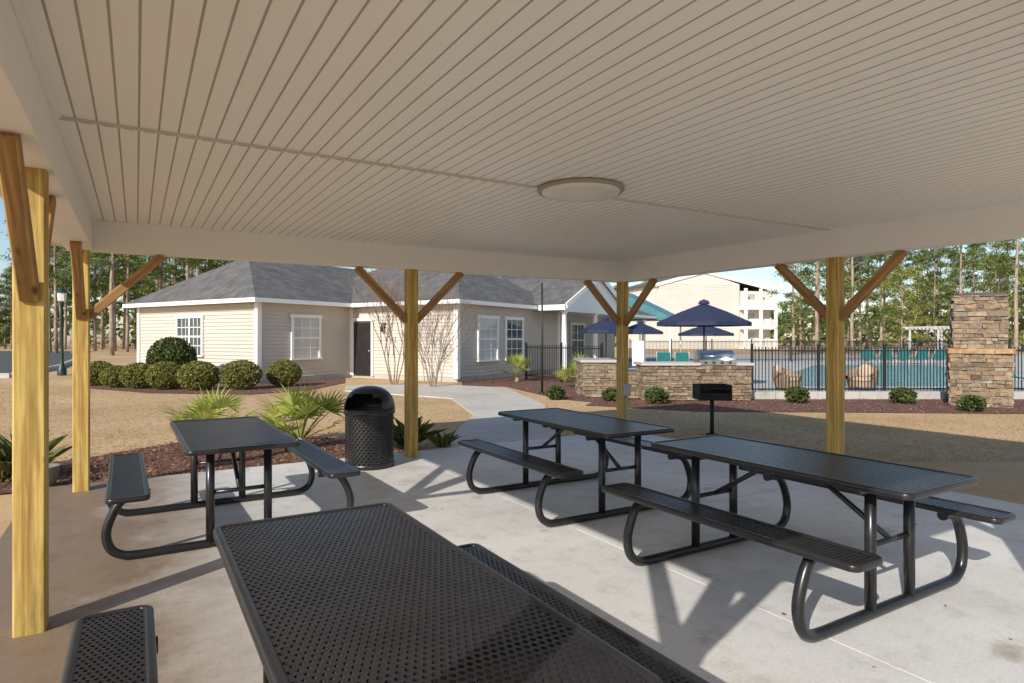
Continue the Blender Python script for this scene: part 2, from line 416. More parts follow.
# soffit + fascia + roof
ex0,ex1,ey0,ey1=-.78,7.15,.28,8.2
sf=MB()
for q in ((ex0,-.601,ey0,ey1),(6.711,ex1,ey0,ey1),(-.60,6.71,7.776,ey1),(-.60,6.71,ey0,.484)):
    sf.b2(q[0]-OX,q[1]-OX,q[2]-OY,q[3]-OY,2.53,2.55)
sf.build('soffit',vinyl,pav)
fa=MB()
fa.b2(ex0-.03-OX,ex0-OX,ey0-.03-OY,ey1+.03-OY,2.51,2.69); fa.b2(ex1-OX,ex1+.03-OX,ey0-.03-OY,ey1+.03-OY,2.51,2.69)
fa.b2(ex0-OX,ex1-OX,ey1-OY,ey1+.03-OY,2.51,2.69); fa.b2(ex0-OX,ex1-OX,ey0-.03-OY,ey0-OY,2.51,2.69); fa.build('fascia',trimw,pav)
rf=MB(); e=.05
A=[(ex0-e,ey0-e),(ex1+e,ey0-e),(ex1+e,ey1+e),(ex0-e,ey1+e)]
rf.add([(q[0]-OX,q[1]-OY,2.695) for q in A]+[(3.05-OX,4.0-OY,4.6),(3.05-OX,4.25-OY,4.6)],[(0,1,4),(1,2,5,4),(2,3,5),(3,0,4,5)])
rf.build('roof',shingle,pav)

# ceiling light
cl=empty('ceiling_light',(3.0,3.98,ZC),0,'round flush ceiling lamp with pale lens on the pavilion ceiling','ceiling lamp')
b=MB(); b.lathe([(.10,-.001),(.325,-.001),(.34,-.006),(.34,-.026),(.332,-.034),(.312,-.034),(.306,-.028)],44); b.build('rim',lensrim,cl)
b=MB(); b.lathe([(.309,-.030),(.30,-.046),(.26,-.056),(.15,-.062),(.001,-.063)],44); b.build('lens',lensm,cl)

# electrical box on far corner post
eb=empty('electrical_box',(6.60,7.66-.071,.72),0,'small grey outlet box with conduit on the far corner post','outlet box')
b=MB(); b.b2(-.05,.05,-.07,-.001,-.09,.09); b.box((0,-.073,0),(.085,.006,.15)); b.build('box',greybox,eb)
b=MB(); b.tube([(0,-.025,-.09),(0,-.025,-.72)],.014,8); b.build('conduit',greybox,eb)

# ------------------------------------------------------------------ picnic tables
def rrect(w,l,r,n=6):
    out=[]
    for sx,sy,a0 in ((1,1,0),(-1,1,90),(-1,-1,180),(1,-1,270)):
        for k in range(n+1):
            a=R(a0+90*k/n); out.append((sx*(w/2-r)+r*math.cos(a),sy*(l/2-r)+r*math.sin(a)))
    return out
def top_mesh(w,l,z,r=.055,pitch=.0225):
    b=MB(); rings=[]
    for ins,dz in ((.006,-.036),(0,-.030),(0,-.010),(.003,-.004),(.009,0),(.026,0),(.031,-.004),(.031,-.014)):
        rings.append([(q[0],q[1],z+dz) for q in rrect(w-2*ins,l-2*ins,max(r-ins,.012))])
    n=len(rings[0]); vs=[v for rg in rings for v in rg]; fs=[]
    for i in range(len(rings)-1):
        for k in range(n):
            k2=(k+1)%n; fs.append((i*n+k,i*n+k2,(i+1)*n+k2,(i+1)*n+k))
    b.add(vs,fs,True)
    b.perf(-w/2+.028,w/2-.028,-l/2+.028,l/2-.028,pitch,lambda x,y,t:(x,y,z-.005+t),.009,.385,.0255)
    return b
BZ=.495; BO=.715
tb=empty('picnic_table',(0,0,0),0,'x','picnic table','black picnic tables under the pavilion')
top_mesh(.762,1.83,.762).build('tabletop',blackc,tb)
bench=top_mesh(.255,1.83,BZ,.05).build('bench',blackc,tb,(BO,0,0))
o=bench.copy(); COL.objects.link(o); o.parent=tb; o.location=(-BO,0,0)
def smooth_path(pts,n=5):
    out=[]
    P=[Vector(q) for q in pts]
    for i in range(len(P)-1):
        p0=P[max(i-1,0)];p1=P[i];p2=P[i+1];p3=P[min(i+2,len(P)-1)]
        for k in range(n):
            t=k/n
            out.append(.5*((2*p1)+(p2-p0)*t+(2*p0-5*p1+4*p2-p3)*t*t+(3*p1-p0-3*p2+p3)*t**3))
    out.append(P[-1]); return out
half=[(.58,BZ-.047),(.68,BZ-.05),(.755,BZ-.085),(.81,.315),(.84,.20),(.815,.095),(.745,.043),(.65,.031),(.45,.031)]
fp=[(x,0,z) for x,z in half]+[(0,0,.031)]+[(-x,0,z) for x,z in reversed(half)]
fb=MB(); fb.tube(smooth_path(fp),.03,12)
for sx in (-1,1): fb.box((sx*BO,0,BZ-.027),(.2,.07,.014))
fr=fb.build('bench_frame',tubem,tb,(0,.62,0)); o=fr.copy(); COL.objects.link(o); o.parent=tb; o.location=(0,-.62,0)
lg=MB(); lg.tube([(0,0,.04),(0,0,.715)],.03,12); lg.box((0,0,.718),(.09,.09,.012))
leg0=None
for sx in(-1,1):
    for sy in(-1,1):
        if leg0 is None: leg0=lg.build('leg',tubem,tb); o=leg0
        else: o=leg0.copy(); COL.objects.link(o); o.parent=tb
        o.location=(sx*.20,sy*.62,0)
bb=MB()
bb.box((0,.62,.708),(.68,.045,.022)); bb.tube([(-.2,.62,.40),(.2,.62,.40)],.016,8); bb.tube([(0,.62,.40),(0,.14,.70)],.017,8)
bb.box((0,.07,.708),(.68,.045,.022))
br=bb.build('brace',tubem,tb); o=br.copy(); COL.objects.link(o); o.parent=tb; o.rotation_euler=(0,0,math.pi)
spots=[((.645,1.93),'black perforated picnic table in the foreground, cut off by the bottom edge'),
       ((.655,5.71),'black perforated picnic table standing nearest the trash can and palms'),
       ((3.60,4.82),'black perforated picnic table in the middle, right behind the big right table'),
       ((3.63,2.57),'large looking black perforated picnic table at the right, nearest the right edge')]
for i,(q,l) in enumerate(spots): place(tb,i==0,q,R([0,.8,-.6,.5][i]),l)

# ------------------------------------------------------------------ trash can
tx,ty=2.40,7.36
tc=empty('trash_can',(tx,ty,0),R(-40),'black perforated metal trash can with domed lid beside a timber post','trash can')
b=MB(); r0=.285
b.perf(0,2*math.pi*r0,.05,.63,.052,lambda u,z,t:((r0+t)*math.cos(u/r0),(r0+t)*math.sin(u/r0),z),.006,.40,.032)
b.lathe([(.26,.0),(.292,.0),(.295,.05),(.285,.055)],32); b.lathe([(.285,.625),(.298,.63),(.304,.655),(.298,.68),(.27,.68)],32)
b.build('body',blackc,tc)
b=MB(); b.lathe([(.262,.03),(.266,.67)],28); b.build('liner',linerm,tc)
b=MB(); seg=36; prof=[(.298,.675),(.30,.69),(.297,.73),(.285,.785),(.262,.835),(.228,.88),(.18,.918),(.12,.943),(.06,.955),(.001,.958)]
vs=[(r*math.cos(2*math.pi*k/seg),r*math.sin(2*math.pi*k/seg),z) for r,z in prof for k in range(seg)]
fs=[]
for i in range(len(prof)-1):
    for k in range(seg):
        an=360*(k+.5)/seg
        if 1<=i<=4 and min(abs(an-270),360-abs(an-270))<(46 if i<4 else 34): continue
        k2=(k+1)%seg; fs.append((i*seg+k,i*seg+k2,(i+1)*seg+k2,(i+1)*seg+k))
b.add(vs,fs,True)
b.build('lid',blackc,tc)

# ------------------------------------------------------------------ plants
def palm_mesh(nf,Rr,seed,lo=12,hi=80,wd=.020):
    global rnd
    rnd_s=rnd; rnd=random.Random(seed); b=MB()
    for i in range(nf):
        az=2*math.pi*i/nf*2.4+rnd.uniform(-.3,.3); el=R(rnd.uniform(lo,hi)); ln=Rr*rnd.uniform(.45,.72)
        d=Vector((math.cos(az)*math.cos(el),math.sin(az)*math.cos(el),math.sin(el)))
        p0=Vector((0,0,.08)); p1=p0+d*ln*.55; p2=p0+d*ln-Vector((0,0,.04*Rr))
        b.tube([p0,p1,p2],[.010,.008,.006],5)
        side=d.cross(Vector((0,0,1))).normalized(); up=side.cross(d).normalized()
        tilt=rnd.uniform(-.6,.6); s2=(side*math.cos(tilt)+up*math.sin(tilt)); up2=s2.cross(d).normalized()
        nb=13
        for k in range(nb):
            a=R(-82+164*k/(nb-1)); l=Rr*.5*(.72+.28*math.cos(a))*rnd.uniform(.82,1.12)
            bd=(d*math.cos(a)+s2*math.sin(a)).normalized(); w=bd.cross(up2).normalized()*wd*Rr
            m1=p2+bd*l*.4+up2*.02*Rr; tip=p2+bd*l-Vector((0,0,l*rnd.uniform(.02,.12)))
            b.add([p2,m1-w,tip,m1+w],[(0,1,2,3)])
    rnd=rnd_s; return b
def palm(pos,nf,Rr,seed,label,rz=0,lo=12,hi=80):
    e=empty('fan_palm',pos,rz,label,'palm'); palm_mesh(nf,Rr,seed,lo,hi).build('fronds',palml,e)
    b=MB(); b.tube([(0,0,-.05),(0,0,.05),(0,0,.14)],[.08,.075,.05],8); b.build('stem',bark,e); return e
palm((2.02,9.3,-.03),19,.90,3,'tall green fan palm in the mulch bed beside the trash can',0,22,86)
palm((.90,10.1,-.03),17,.84,5,'low spreading fan palm in mulch bed behind the back left table',0,16,68)
palm(at(517,381),13,.95,8,'small fan palm in front of the clubhouse double windows',0,25,88)
palm(at(581,387),14,.95,9,'small fan palm beside the clubhouse porch column',0,25,88)
def strap(pos,n,Lh,seed,label,kind='strap_plant'):
    global rnd
    rs=rnd; rnd=random.Random(seed); b=MB()
    for i in range(n):
        az=rnd.uniform(0,6.283); el=R(rnd.uniform(35,85)); l=Lh*rnd.uniform(.6,1.1)
        d=Vector((math.cos(az)*math.cos(el),math.sin(az)*math.cos(el),math.sin(el))); o_=Vector((rnd.uniform(-.1,.1),rnd.uniform(-.1,.1),0))
        sd=d.cross(Vector((0,0,1))).normalized()*.009
        p1=o_+d*l*.6; p2=o_+d*l+Vector((math.cos(az),math.sin(az),-.6))*l*.22
        b.add([o_-sd,o_+sd,p1+sd,p2,p1-sd],[(0,1,2,3,4)])
    rnd=rs
    o=b.build(kind,strapl,None,(pos[0],pos[1],-.02)); return tag(o,label,'plant')
strap((3.35,8.55),90,.5,11,'clump of strappy leaves just right of the middle post base')
strap((3.75,8.2,0),50,.28,12,'low strappy tuft on the slab edge beside the path')
strap((-1.15,8.7),110,.6,13,'strappy green plant at the left edge of the photo')
b=MB(); b.lathe([(.001,0),(.10,0),(.12,.1),(.145,.2),(.15,.22),(.135,.22),(.12,.19),(.001,.19)],20)
tag(b.build('plant_pot',pot,None,(-.83,8.12,-.02)),'small dark round pot beside the left corner post','pot')

def bush_mesh(rx,rz,n,size,seed):
    global rnd
    rs=rnd; rnd=random.Random(seed); b=MB()
    lumps=[(Vector((rnd.gauss(0,1),rnd.gauss(0,1),rnd.gauss(0,1))).normalized(),rnd.uniform(-.06,.06)) for _ in range(9)]
    for i in range(n):
        v=Vector((rnd.gauss(0,1),rnd.gauss(0,1),rnd.gauss(0,1))).normalized()
        r=1+sum(a*max(0,v.dot(l))**3 for l,a in lumps)
        if i<n*.2:
            r*=rnd.uniform(.45,.82); sz=size*2.6
        else:
            r*=rnd.uniform(.80,1.0)**.5; sz=size*rnd.uniform(.6,1.2)
        b.leaf((v.x*rx*r,v.y*rx*r,max(.01,rz+v.z*rz*r)),sz,.6)
    for i in range(7):
        v=Vector((rnd.uniform(-.5,.5),rnd.uniform(-.5,.5),1)); b.tube([(0,0,-.02),(v.x*rx*.8,v.y*rx*.8,rz*1.3)],[.012,.004],4)
    rnd=rs; return b
ORD=['leftmost','second','third','fourth','fifth','sixth','rightmost']
bm=[bush_mesh(.56,.43,3100,.036,k) for k in (21,22,23)]
bushes=[(98,386,.95),(117,388,.85),(139,389,.95),(166,390,1.0),(199,390.5,1.06),(241,390,1.06),(284,387,1.0)]
protos=[]
for i,(px,py,sc) in enumerate(bushes):
    if i<3: o=bm[i].build('round_shrub',boxl); protos.append(o)
    else: o=protos[i%3].copy(); COL.objects.link(o)
    x,y=at(px,py-1.5); o.location=(x,y,-.04); o.scale=(sc,sc,sc); o.rotation_euler=(0,0,i*1.3)
    tag(o,ORD[i]+' of seven low round clipped shrubs along the clubhouse bed' if i not in(0,6) else ORD[i]+' of the seven low round clipped shrubs along the clubhouse bed','shrub','clipped shrubs along the clubhouse')
x,y=at(172,384.5)
o=bush_mesh(.74,.80,4600,.05,31).build('tall_shrub',darkl,None,(x,y,-.04)); tag(o,'tall dark oval shrub rising beside the clubhouse left window','shrub')
sm=bush_mesh(.26,.19,420,.04,41); smo=None
for i,(px,zc,l,s_) in enumerate([(556,16.0,'small shrub in the mulch left of the stone counter',1),(611,15.6,'small shrub at the left end of the stone counter',.9),(656,15.0,'small shrub right of the far corner post',1.1),(797,15.2,'small shrub in mulch below the patio chairs',1.1),(903,15.0,'small shrub in mulch in front of the pool fence',1.1),(972,13.4,'small shrub at the foot of the stone fireplace',1.0)]):
    if smo is None: smo=sm.build('small_shrub',darkl); o=smo
    else: o=smo.copy(); COL.objects.link(o)
    o.location=(*atd(px,zc),-.03); o.scale=(s_,s_,s_*.9); o.rotation_euler=(0,0,i*1.1); tag(o,l,'shrub','small shrubs in the mulch')

# bare crape myrtle
def branch(b,p,d,l,r,depth,spread=.5):
    p2=p+d*l; mid=p+d*l*.5+Vector((rnd.uniform(-.04,.04),rnd.uniform(-.04,.04),0))*l
    b.tube([p,mid,p2],[r,r*.85,r*.7],5 if depth>1 else 3,False)
    if depth==0: return
    for k in range(3):
        nd=(d+Vector((rnd.gauss(0,spread),rnd.gauss(0,spread),rnd.uniform(.05,.35)))).normalized()
        branch(b,p2 if k else p+d*l*.7,nd,l*rnd.uniform(.6,.8),max(.005,r*.62),depth-1,spread)
rnd=random.Random(77)
def myrtle(pos,label,sc=1):
    b=MB()
    for i in range(5):
        a=i*1.26; d=Vector((math.cos(a)*.24,math.sin(a)*.24,1)).normalized()
        branch(b,Vector((math.cos(a)*.08,math.sin(a)*.08,-.05)),d,1.3,.024,4,.32)
    o=b.build('bare_tree',baretw,None,(pos[0],pos[1],-.02)); o.scale=(sc,sc,sc); tag(o,label,'tree')
myrtle(atd(394,21.0),'leafless multi stemmed tree left of the middle post before the clubhouse door',1.12)
myrtle(atd(433,20.0),'leafless multi stemmed tree right of the middle post at the wing corner',.88)

# ------------------------------------------------------------------ clubhouse
HX,HYY=W(-8.63,21.4); HR=R(27.5)
cb_=empty('clubhouse',(HX,HYY,-.04),HR,'long beige clubhouse with grey hipped roofs and white windows','building')
EZ=2.92; WL=7.4
def wall(p0,p1,n,z0=.18,z1=EZ-.03,mat=siding,name='wall'):
    b=MB(); p0=Vector((*p0,0)); p1=Vector((*p1,0)); n=Vector((*n,0)); lap=.13; z=z0
    dv=(p1-p0)
    while z<z1-1e-4:
        ze=min(z+lap,z1)
        a0=p0+n*.034+Vector((0,0,z)); a1=p1+n*.034+Vector((0,0,z)); t0=p0+n*.004+Vector((0,0,ze)); t1=p1+n*.004+Vector((0,0,ze))
        u0=p0+n*.002+Vector((0,0,z)); u1=p1+n*.002+Vector((0,0,z))
        b.add([a0,a1,t1,t0],[(0,1,2,3)]); b.add([u0,u1,a1,a0],[(0,1,2,3)]); z=ze
    b.add([p0,p1,p1+Vector((0,0,z1)),p0+Vector((0,0,z1))],[(0,1,2,3)])
    w=b.build(name,mat,cb_)
    f=MB(); ang=math.atan2(dv.y,dv.x); c=(p0+p1)/2-n*.02
    f.box((c.x,c.y,.09),(dv.length,.06,.18),Matrix.Rotation(ang,3,'Z')); f.build('foundation',curbm,w)
def cornerboard(x,y):
    b=MB(); b.b2(x-.085,x+.085,y-.085,y+.085,.12,EZ-.03); b.build('corner_board',trimw,cb_)
def window(c,dr,n,w,h,z0,cols=2,rows=4,mat=glass,sash=1):
    d=Vector((*dr,0)); n=Vector((*n,0)); up=Vector((0,0,1)); c=Vector((*c,0))
    M=Matrix((d,n,up)).transposed()
    def bx(b,u,z,du,dz,dep,o): 
        q=c+d*u+n*o+up*z; b.box(q,(du,dep,dz),M)
    b=MB(); bx(b,0,z0+h/2,w,h,.01,.042); pane=b.build('window',mat,cb_)
    b=MB(); t=.10
    bx(b,-w/2-t/2,z0+h/2,t,h+.02,.06,.06); bx(b,w/2+t/2,z0+h/2,t,h+.02,.06,.06)
    bx(b,0,z0+h+t/2+.012,w+2*t+.08,t+.02,.07,.065)
    for k in range(1,sash): bx(b,-w/2+w*k/sash,z0+h/2,.09,h,.03,.065)
    for k in range(1,cols*sash): bx(b,-w/2+w*k/(cols*sash),z0+h/2,.026,h,.012,.054)
    for k in range(1,rows): bx(b,0,z0+h*k/rows,w,.026 if k!=rows//2 else .06,.013 if k!=rows//2 else .02,.055)
    b.build('frame',trimw,pane)
    b=MB(); bx(b,0,z0-.04,w+.26,.06,.1,.075); b.build('sill',trimw,pane)
# local axes: x=b (away right), y=a (away left)
wall((0,WL),(0,0),(-1,0)); wall((0,0),(4.3,0),(0,-1)); wall((4.3,0),(4.3,-5.2),(-1,0)); wall((4.3,-5.2),(12,-5.2),(0,-1))
wall((12,-5.2),(12,-3),(1,0)); wall((12,-3),(24,-3),(0,-1)); wall((24,-3),(24,3),(1,0)); wall((0,WL),(11,WL),(0,1)); wall((11,WL),(24,WL),(0,1)); wall((24,3),(24,WL),(1,0))
for q in ((0,0),(0,WL),(4.3,-5.2),(12,-5.2),(4.26,-.02)): cornerboard(*q)
window((0,3.9),(0,1),(-1,0),1.5,1.35,.95,3,4,glass,2)
window((2.0,0),(1,0),(0,-1),1.15,1.45,.85,3,4,blind,1)
window((6.2,-5.2),(1,0),(0,-1),1.2,1.55,.75,3,4,blind,1); window((8.1,-5.2),(1,0),(0,-1),1.2,1.55,.75,3,4,glass,1)
window((14.8,-3),(1,0),(0,-1),1.6,1.7,.6,2,4,glass,2); window((18.5,-3),(1,0),(0,-1),1.6,1.7,.6,2,4,glass,2)
# door on the recessed wall
dr=MB(); dr.box((4.3-.05,-.65,1.15),(.05,.92,2.08)); do=dr.build('door',darkdoor,cb_)
b=MB(); b.box((4.3-.055,-.13,1.17),(.08,.1,2.16)); b.box((4.3-.055,-1.17,1.17),(.08,.1,2.16)); b.box((4.3-.055,-.65,2.30),(.09,1.2,.12)); b.build('frame',trimw,do)
b=MB(); b.tube([(4.21,-1.02,1.0),(4.21,-1.02,1.12)],.018,8); b.build('handle',steel,do)
b=MB(); b.box((4.22,-1.75,1.95),(.12,.14,.3)); b.box((4.22,-1.75,2.13),(.17,.2,.04)); b.build('wall_lamp',ironb,cb_)
b=MB(); b.box((4.255,-2.2,1.5),(.02,.3,.22)); b.build('sign_plate',greybox,cb_)
# roofs
def hip(x0,x1,y0,y1,rise,along,inset,ov=.42,gable=False):
    b=MB(); X0,X1,Y0,Y1=x0-ov,x1+ov,y0-ov,y1+ov; z0=EZ; z1=EZ+rise
    if along=='x': r0=((X0+inset[0]),(Y0+Y1)/2); r1=((X1-inset[1]),(Y0+Y1)/2)
    else: r0=((X0+X1)/2,Y0+inset[0]); r1=((X0+X1)/2,Y1-inset[1])
    vs=[(X0,Y0,z0),(X1,Y0,z0),(X1,Y1,z0),(X0,Y1,z0),(*r0,z1),(*r1,z1)]
    fs=[(0,1,5,4),(2,3,4,5),(1,2,5),(3,0,4)] if along=='x' else [(0,1,4),(1,2,5,4),(2,3,5),(3,0,4,5)]
    b.add(vs,fs); ro=b.build('roof',shingle,cb_)
    f=MB(); z=EZ-.15
    f.b2(X0-.03,X0+.02,Y0-.03,Y1+.03,z,EZ-.005); f.b2(X1-.02,X1+.03,Y0-.03,Y1+.03,z,EZ-.005); f.b2(X0+.021,X1-.021,Y0-.03,Y0+.02,z,EZ-.005); f.b2(X0+.021,X1-.021,Y1-.02,Y1+.03,z,EZ-.005)
    f.build('gutter',trimw,ro)
    f=MB(); f.b2(X0+.022,X1-.022,Y0+.022,Y1-.022,EZ-.07,EZ-.05); f.build('soffit',trimw,ro)
hip(0,11,0,WL,1.95,'x',(2.7,3.4))
hip(4.3,12,-5.2,4.5,2.0,'y',(3.3,3.3))
hip(10,24,-5.2,4.4,2.25,'x',(4.0,4.0))
# portico gable
b=MB(); gx0,gx1,gy=9.3,16.2,-7.0; gm=(gx0+gx1)/2; GR=1.55
b.add([(gx0,gy,EZ+.03),(gm,gy,EZ+GR),(gx1,gy,EZ+.03),(gx0,-2,EZ+.03),(gm,-2,EZ+GR),(gx1,-2,EZ+.03)],[(0,3,4,1),(1,4,5,2)]); po=b.build('roof',shingle,cb_)
b=MB(); b.add([(gx0+.1,gy+.15,EZ-.25),(gx1-.1,gy+.15,EZ-.25),(gx1-.1,gy+.15,EZ),(gm,gy+.15,EZ+GR-.1),(gx0+.1,gy+.15,EZ)],[(0,1,2,3,4)])
for sgn in (-1,1):
    p0=Vector((gm,gy-.01,EZ+GR-.06)); p1=Vector((gx0 if sgn<0 else gx1,gy-.01,EZ-.03)); dv=p1-p0
    b.box((p0+p1)/2,(dv.length,.06,.22),Matrix.Rotation(-math.atan2(dv.z,dv.x),3,'Y'))
b.b2(gx0,gx0+.05,gy+.06,-5.7,EZ-.2,EZ+.02)
b.build('gable',trimw,po)
cm=None
for xk,yk in ((9.7,-6.7),(12.8,-6.7),(15.8,-6.7),(20.4,-5.1),(23.6,-5.1)):
    if cm is None:
        b=MB(); b.lathe([(.16,.0),(.16,.12),(.12,.15),(.115,1.4),(.10,2.58),(.15,2.62),(.15,2.69)],16); cm=b.build('column',trimw,cb_); o=cm
    else: o=cm.copy(); COL.objects.link(o); o.parent=cb_
    o.location=(xk,yk,0)
b=MB(); b.add([(24.5,-6.8,2.7),(24.5,-3,4.6),(27.2,-3,4.6),(27.2,-6.8,2.7),(27.2,.8,2.7),(24.5,.8,2.7)],[(0,1,2,3),(1,5,4,2),(0,3,4,5),(0,1,5)]); aw=b.build('awning_roof',tealroof,cb_)
for xk,yk in ((26.9,-6.4),(26.9,.4),(24.7,-6.4)):
    b=MB(); b.tube([(0,0,0),(0,0,2.75)],.06,8); b.build('awning_post',trimw,aw,(xk,yk,0))

# ------------------------------------------------------------------ apartment building
ax,ay=atd(718,88); ap=empty('apartment_building',(ax,ay,0),-YAW+R(14),'cream three storey apartment block with stacked balconies beyond the pool','building')
b=MB(); gp=[(-9,0),(3.4,0),(3.4,9.1),(-2.2,10.7),(-9,9.0)]
vs=[(x,0,z) for x,z in gp]+[(x,14,z) for x,z in gp]; n=5
b.add(vs,[(0,1,2,3,4),(9,8,7,6,5)]+[(i,(i+1)%n,n+(i+1)%n,n+i) for i in range(n)])
for k in range(30): b.b2(-9.0,3.4,-.05,-.002,.2+k*.3,.24+k*.3)
b.build('wall',aptw,ap)
b=MB(); b.b2(3.41,8.6,.3,14,0,8.2); b.build('wall',aptw,ap)
b=MB(); rk=MB()
for (xa,za),(xb,zb) in (((-9.6,8.95),(-2.2,10.95)),((-2.2,10.95),(9.3,8.55))):
    b.add([(xa,-.12,za),(xb,-.12,zb),(xb,14.6,zb),(xa,14.6,za),(xa,-.12,za-.1),(xb,-.12,zb-.1),(xb,14.6,zb-.1),(xa,14.6,za-.1)],[(0,1,2,3),(4,7,6,5),(0,4,5,1),(3,2,6,7),(0,3,7,4),(1,5,6,2)])
    rk.add([(xa,-.15,za+.02),(xb,-.15,zb+.02),(xb,-.15,zb-.45),(xa,-.15,za-.45)],[(0,1,2,3)])
ro=b.build('roof',shingle,ap); rk.build('rake_board',trimw,ro)
for fl in range(3):
    z=.3+fl*2.75
    b=MB(); b.b2(3.42,8.6,-1.3,.29,z-.3,z); bo=b.build('balcony',trimw,ap)
    b=MB(); b.b2(3.45,8.55,-1.28,-1.20,z+.95,z+1.08); b.b2(3.45,8.55,-1.28,-1.20,z+.1,z+.22)
    for k in range(24): b.b2(3.5+k*.22,3.62+k*.22,-1.27,-1.21,z,z+.95)
    b.build('railing',trimw,bo)
    b=MB(); b.b2(4.6,6.0,.22,.28,z+.05,z+2.0); b.build('door',blind,bo)
for k,xk in enumerate((3.6,6.0,8.4)):
    b=MB(); b.b2(xk-.18,xk+.18,-1.35,-1.05,0,8.45); b.build('balcony_post',trimw,ap)

# ------------------------------------------------------------------ outdoor kitchen, fireplace, grill
def stones(b,x0,x1,y0,y1,z0,z1,hr=(.05,.11),wr=(.12,.38),pj=.02,jt=.008):
    b.b2(x0+.02,x1-.02,y0+.02,y1-.02,z0,z1)
    z=z0
    while z<z1-.02:
        h=min(rnd.uniform(*hr),z1-z)
        if z1-z-h<.035: h=z1-z
        for side in range(4):
            lo,hi=(x0,x1) if side%2==0 else (y0,y1)
            u=lo-.01
            while u<hi-.01:
                w=min(rnd.uniform(*wr),hi+.01-u)
                if hi-u-w<.08: w=hi+.01-u
                pr=rnd.uniform(-.012,pj); c=u+w/2; d=.07; g_=.010
                if side==0: q=(c,y0+d/2-pr-.01,z+h/2); dm=(w-g_,d,h-g_)
                elif side==2: q=(c,y1-d/2+pr+.01,z+h/2); dm=(w-g_,d,h-g_)
                elif side==1: q=(x1-d/2+pr+.01,c,z+h/2); dm=(d,w-g_,h-g_)
                else: q=(x0+d/2-pr-.01,c,z+h/2); dm=(d,w-g_,h-g_)
                b.box(q,dm,None,jt); u+=w
        z+=h
kx,ky=atd(698,15.6)
ki=empty('outdoor_kitchen',(kx,ky,-.014),-YAW,'stacked stone outdoor kitchen counter with pale stone worktop','counter')
b=MB(); stones(b,-1.35,1.30,0,.85,0,.86,(.04,.11),(.1,.36),.03,.010); b.build('counter_base',stone,ki)
b=MB(); b.b2(-1.42,.05,-.07,.92,.865,.93); b.b2(.95,1.37,-.07,.92,.865,.93); b.b2(.051,.949,.65,.92,.865,.93); b.build('worktop',granite,ki)
b=MB(); stones(b,-2.75,-1.9,.9,2.6,0,.9,(.04,.11),(.1,.36),.03,.010); b.build('counter_base',stone,ki)
b=MB(); b.b2(-2.82,-1.83,.83,2.67,.905,.97); b.build('worktop',granite,ki)
b=MB(); stones(b,-1.88,-1.36,.5,1.2,0,.66); b.build('counter_base',stone,ki)
gr=empty('gas_grill',(*W(0,0),0),-YAW,'stainless gas grill with hooded lid set in the stone counter','grill')
v=Vector((.5,.3,0)); v.rotate(Matrix.Rotation(-YAW,3,'Z')); gr.location=(kx+v.x,ky+v.y,.86)
b=MB(); b.b2(-.44,.44,-.28,.33,.0,.12); b.build('firebox',steel,gr)
b=MB(); vs=[];n=9
for xk in (-.43,.43):
    for k in range(n):
        a=math.pi*k/(n-1); vs.append((xk,.02-.29*math.cos(a),.125+.24*math.sin(a)))
b.add(vs,[(k,k+1,n+k+1,n+k) for k in range(n-1)]+[tuple(range(n)),tuple(range(2*n-1,n-1,-1))],True); hd=b.build('hood',steel,gr)
b=MB(); b.tube([(-.35,-.31,.22),(.35,-.31,.22)],.014,8); b.tube([(-.3,-.31,.22),(-.3,-.22,.22)],.01,6); b.tube([(.3,-.31,.22),(.3,-.22,.22)],.01,6); b.build('handle',steel,hd)
b=MB()
for k in range(4): b.box((-.3+k*.2,-.3,.06),(.05,.04,.05))
b.build('knobs',ironb,gr)

fx,fy=atd(981,14.3)
fpz=empty('outdoor_fireplace',(fx,fy,-.03),-YAW+R(-30),'tall stacked stone outdoor fireplace chimney at the right','fireplace')
b=MB(); stones(b,-.57,.55,-.02,.74,0,1.20,(.03,.12),(.08,.36),.045,.013); ba=b.build('firebox_base',stone,fpz)
b=MB(); stones(b,-.60,.58,-.07,.78,1.20,1.32,(.11,.13),(.35,.6),.03,.010); b.build('mantel',ledgem,ba)
b=MB(); stones(b,-.50,.48,.04,.68,1.32,2.54,(.03,.12),(.08,.36),.045,.013); b.build('chimney',stone,fpz)
b=MB(); b.box((0,.36,2.565),(.86,.56,.035),None,.005); b.box((0,.36,2.595),(.5,.34,.03)); b.build('chimney_cap',capm,fpz)

gx,gy=atd(712,10.2)
pg=empty('pedestal_grill',(gx,gy,-.04),-YAW,'black charcoal grill on a single post in the lawn','grill')
b=MB(); b.tube([(0,0,0),(0,0,.58)],.032,10); b.lathe([(.10,.0),(.10,.02),(.04,.03)],14); b.build('post',vent,pg)
b=MB()
for q in ((-.26,-.24,-.2,.2),(.24,.26,-.2,.2),(-.239,.239,.18,.2)): b.b2(q[0],q[1],q[2],q[3],.60,.82)
b.b2(-.239,.239,-.2,-.18,.60,.69); b.b2(-.26,.26,-.2,.2,.58,.599); b.build('firebox',vent,pg)
b=MB()
for k in range(16): b.tube([(-.22+k*.029,-.19,.75),(-.22+k*.029,.17,.75)],.006,5)
for xk in (-.18,.18): b.tube([(xk,-.19,.75),(xk,-.32,.755)],.01,6)
b.build('grate',vent,pg)

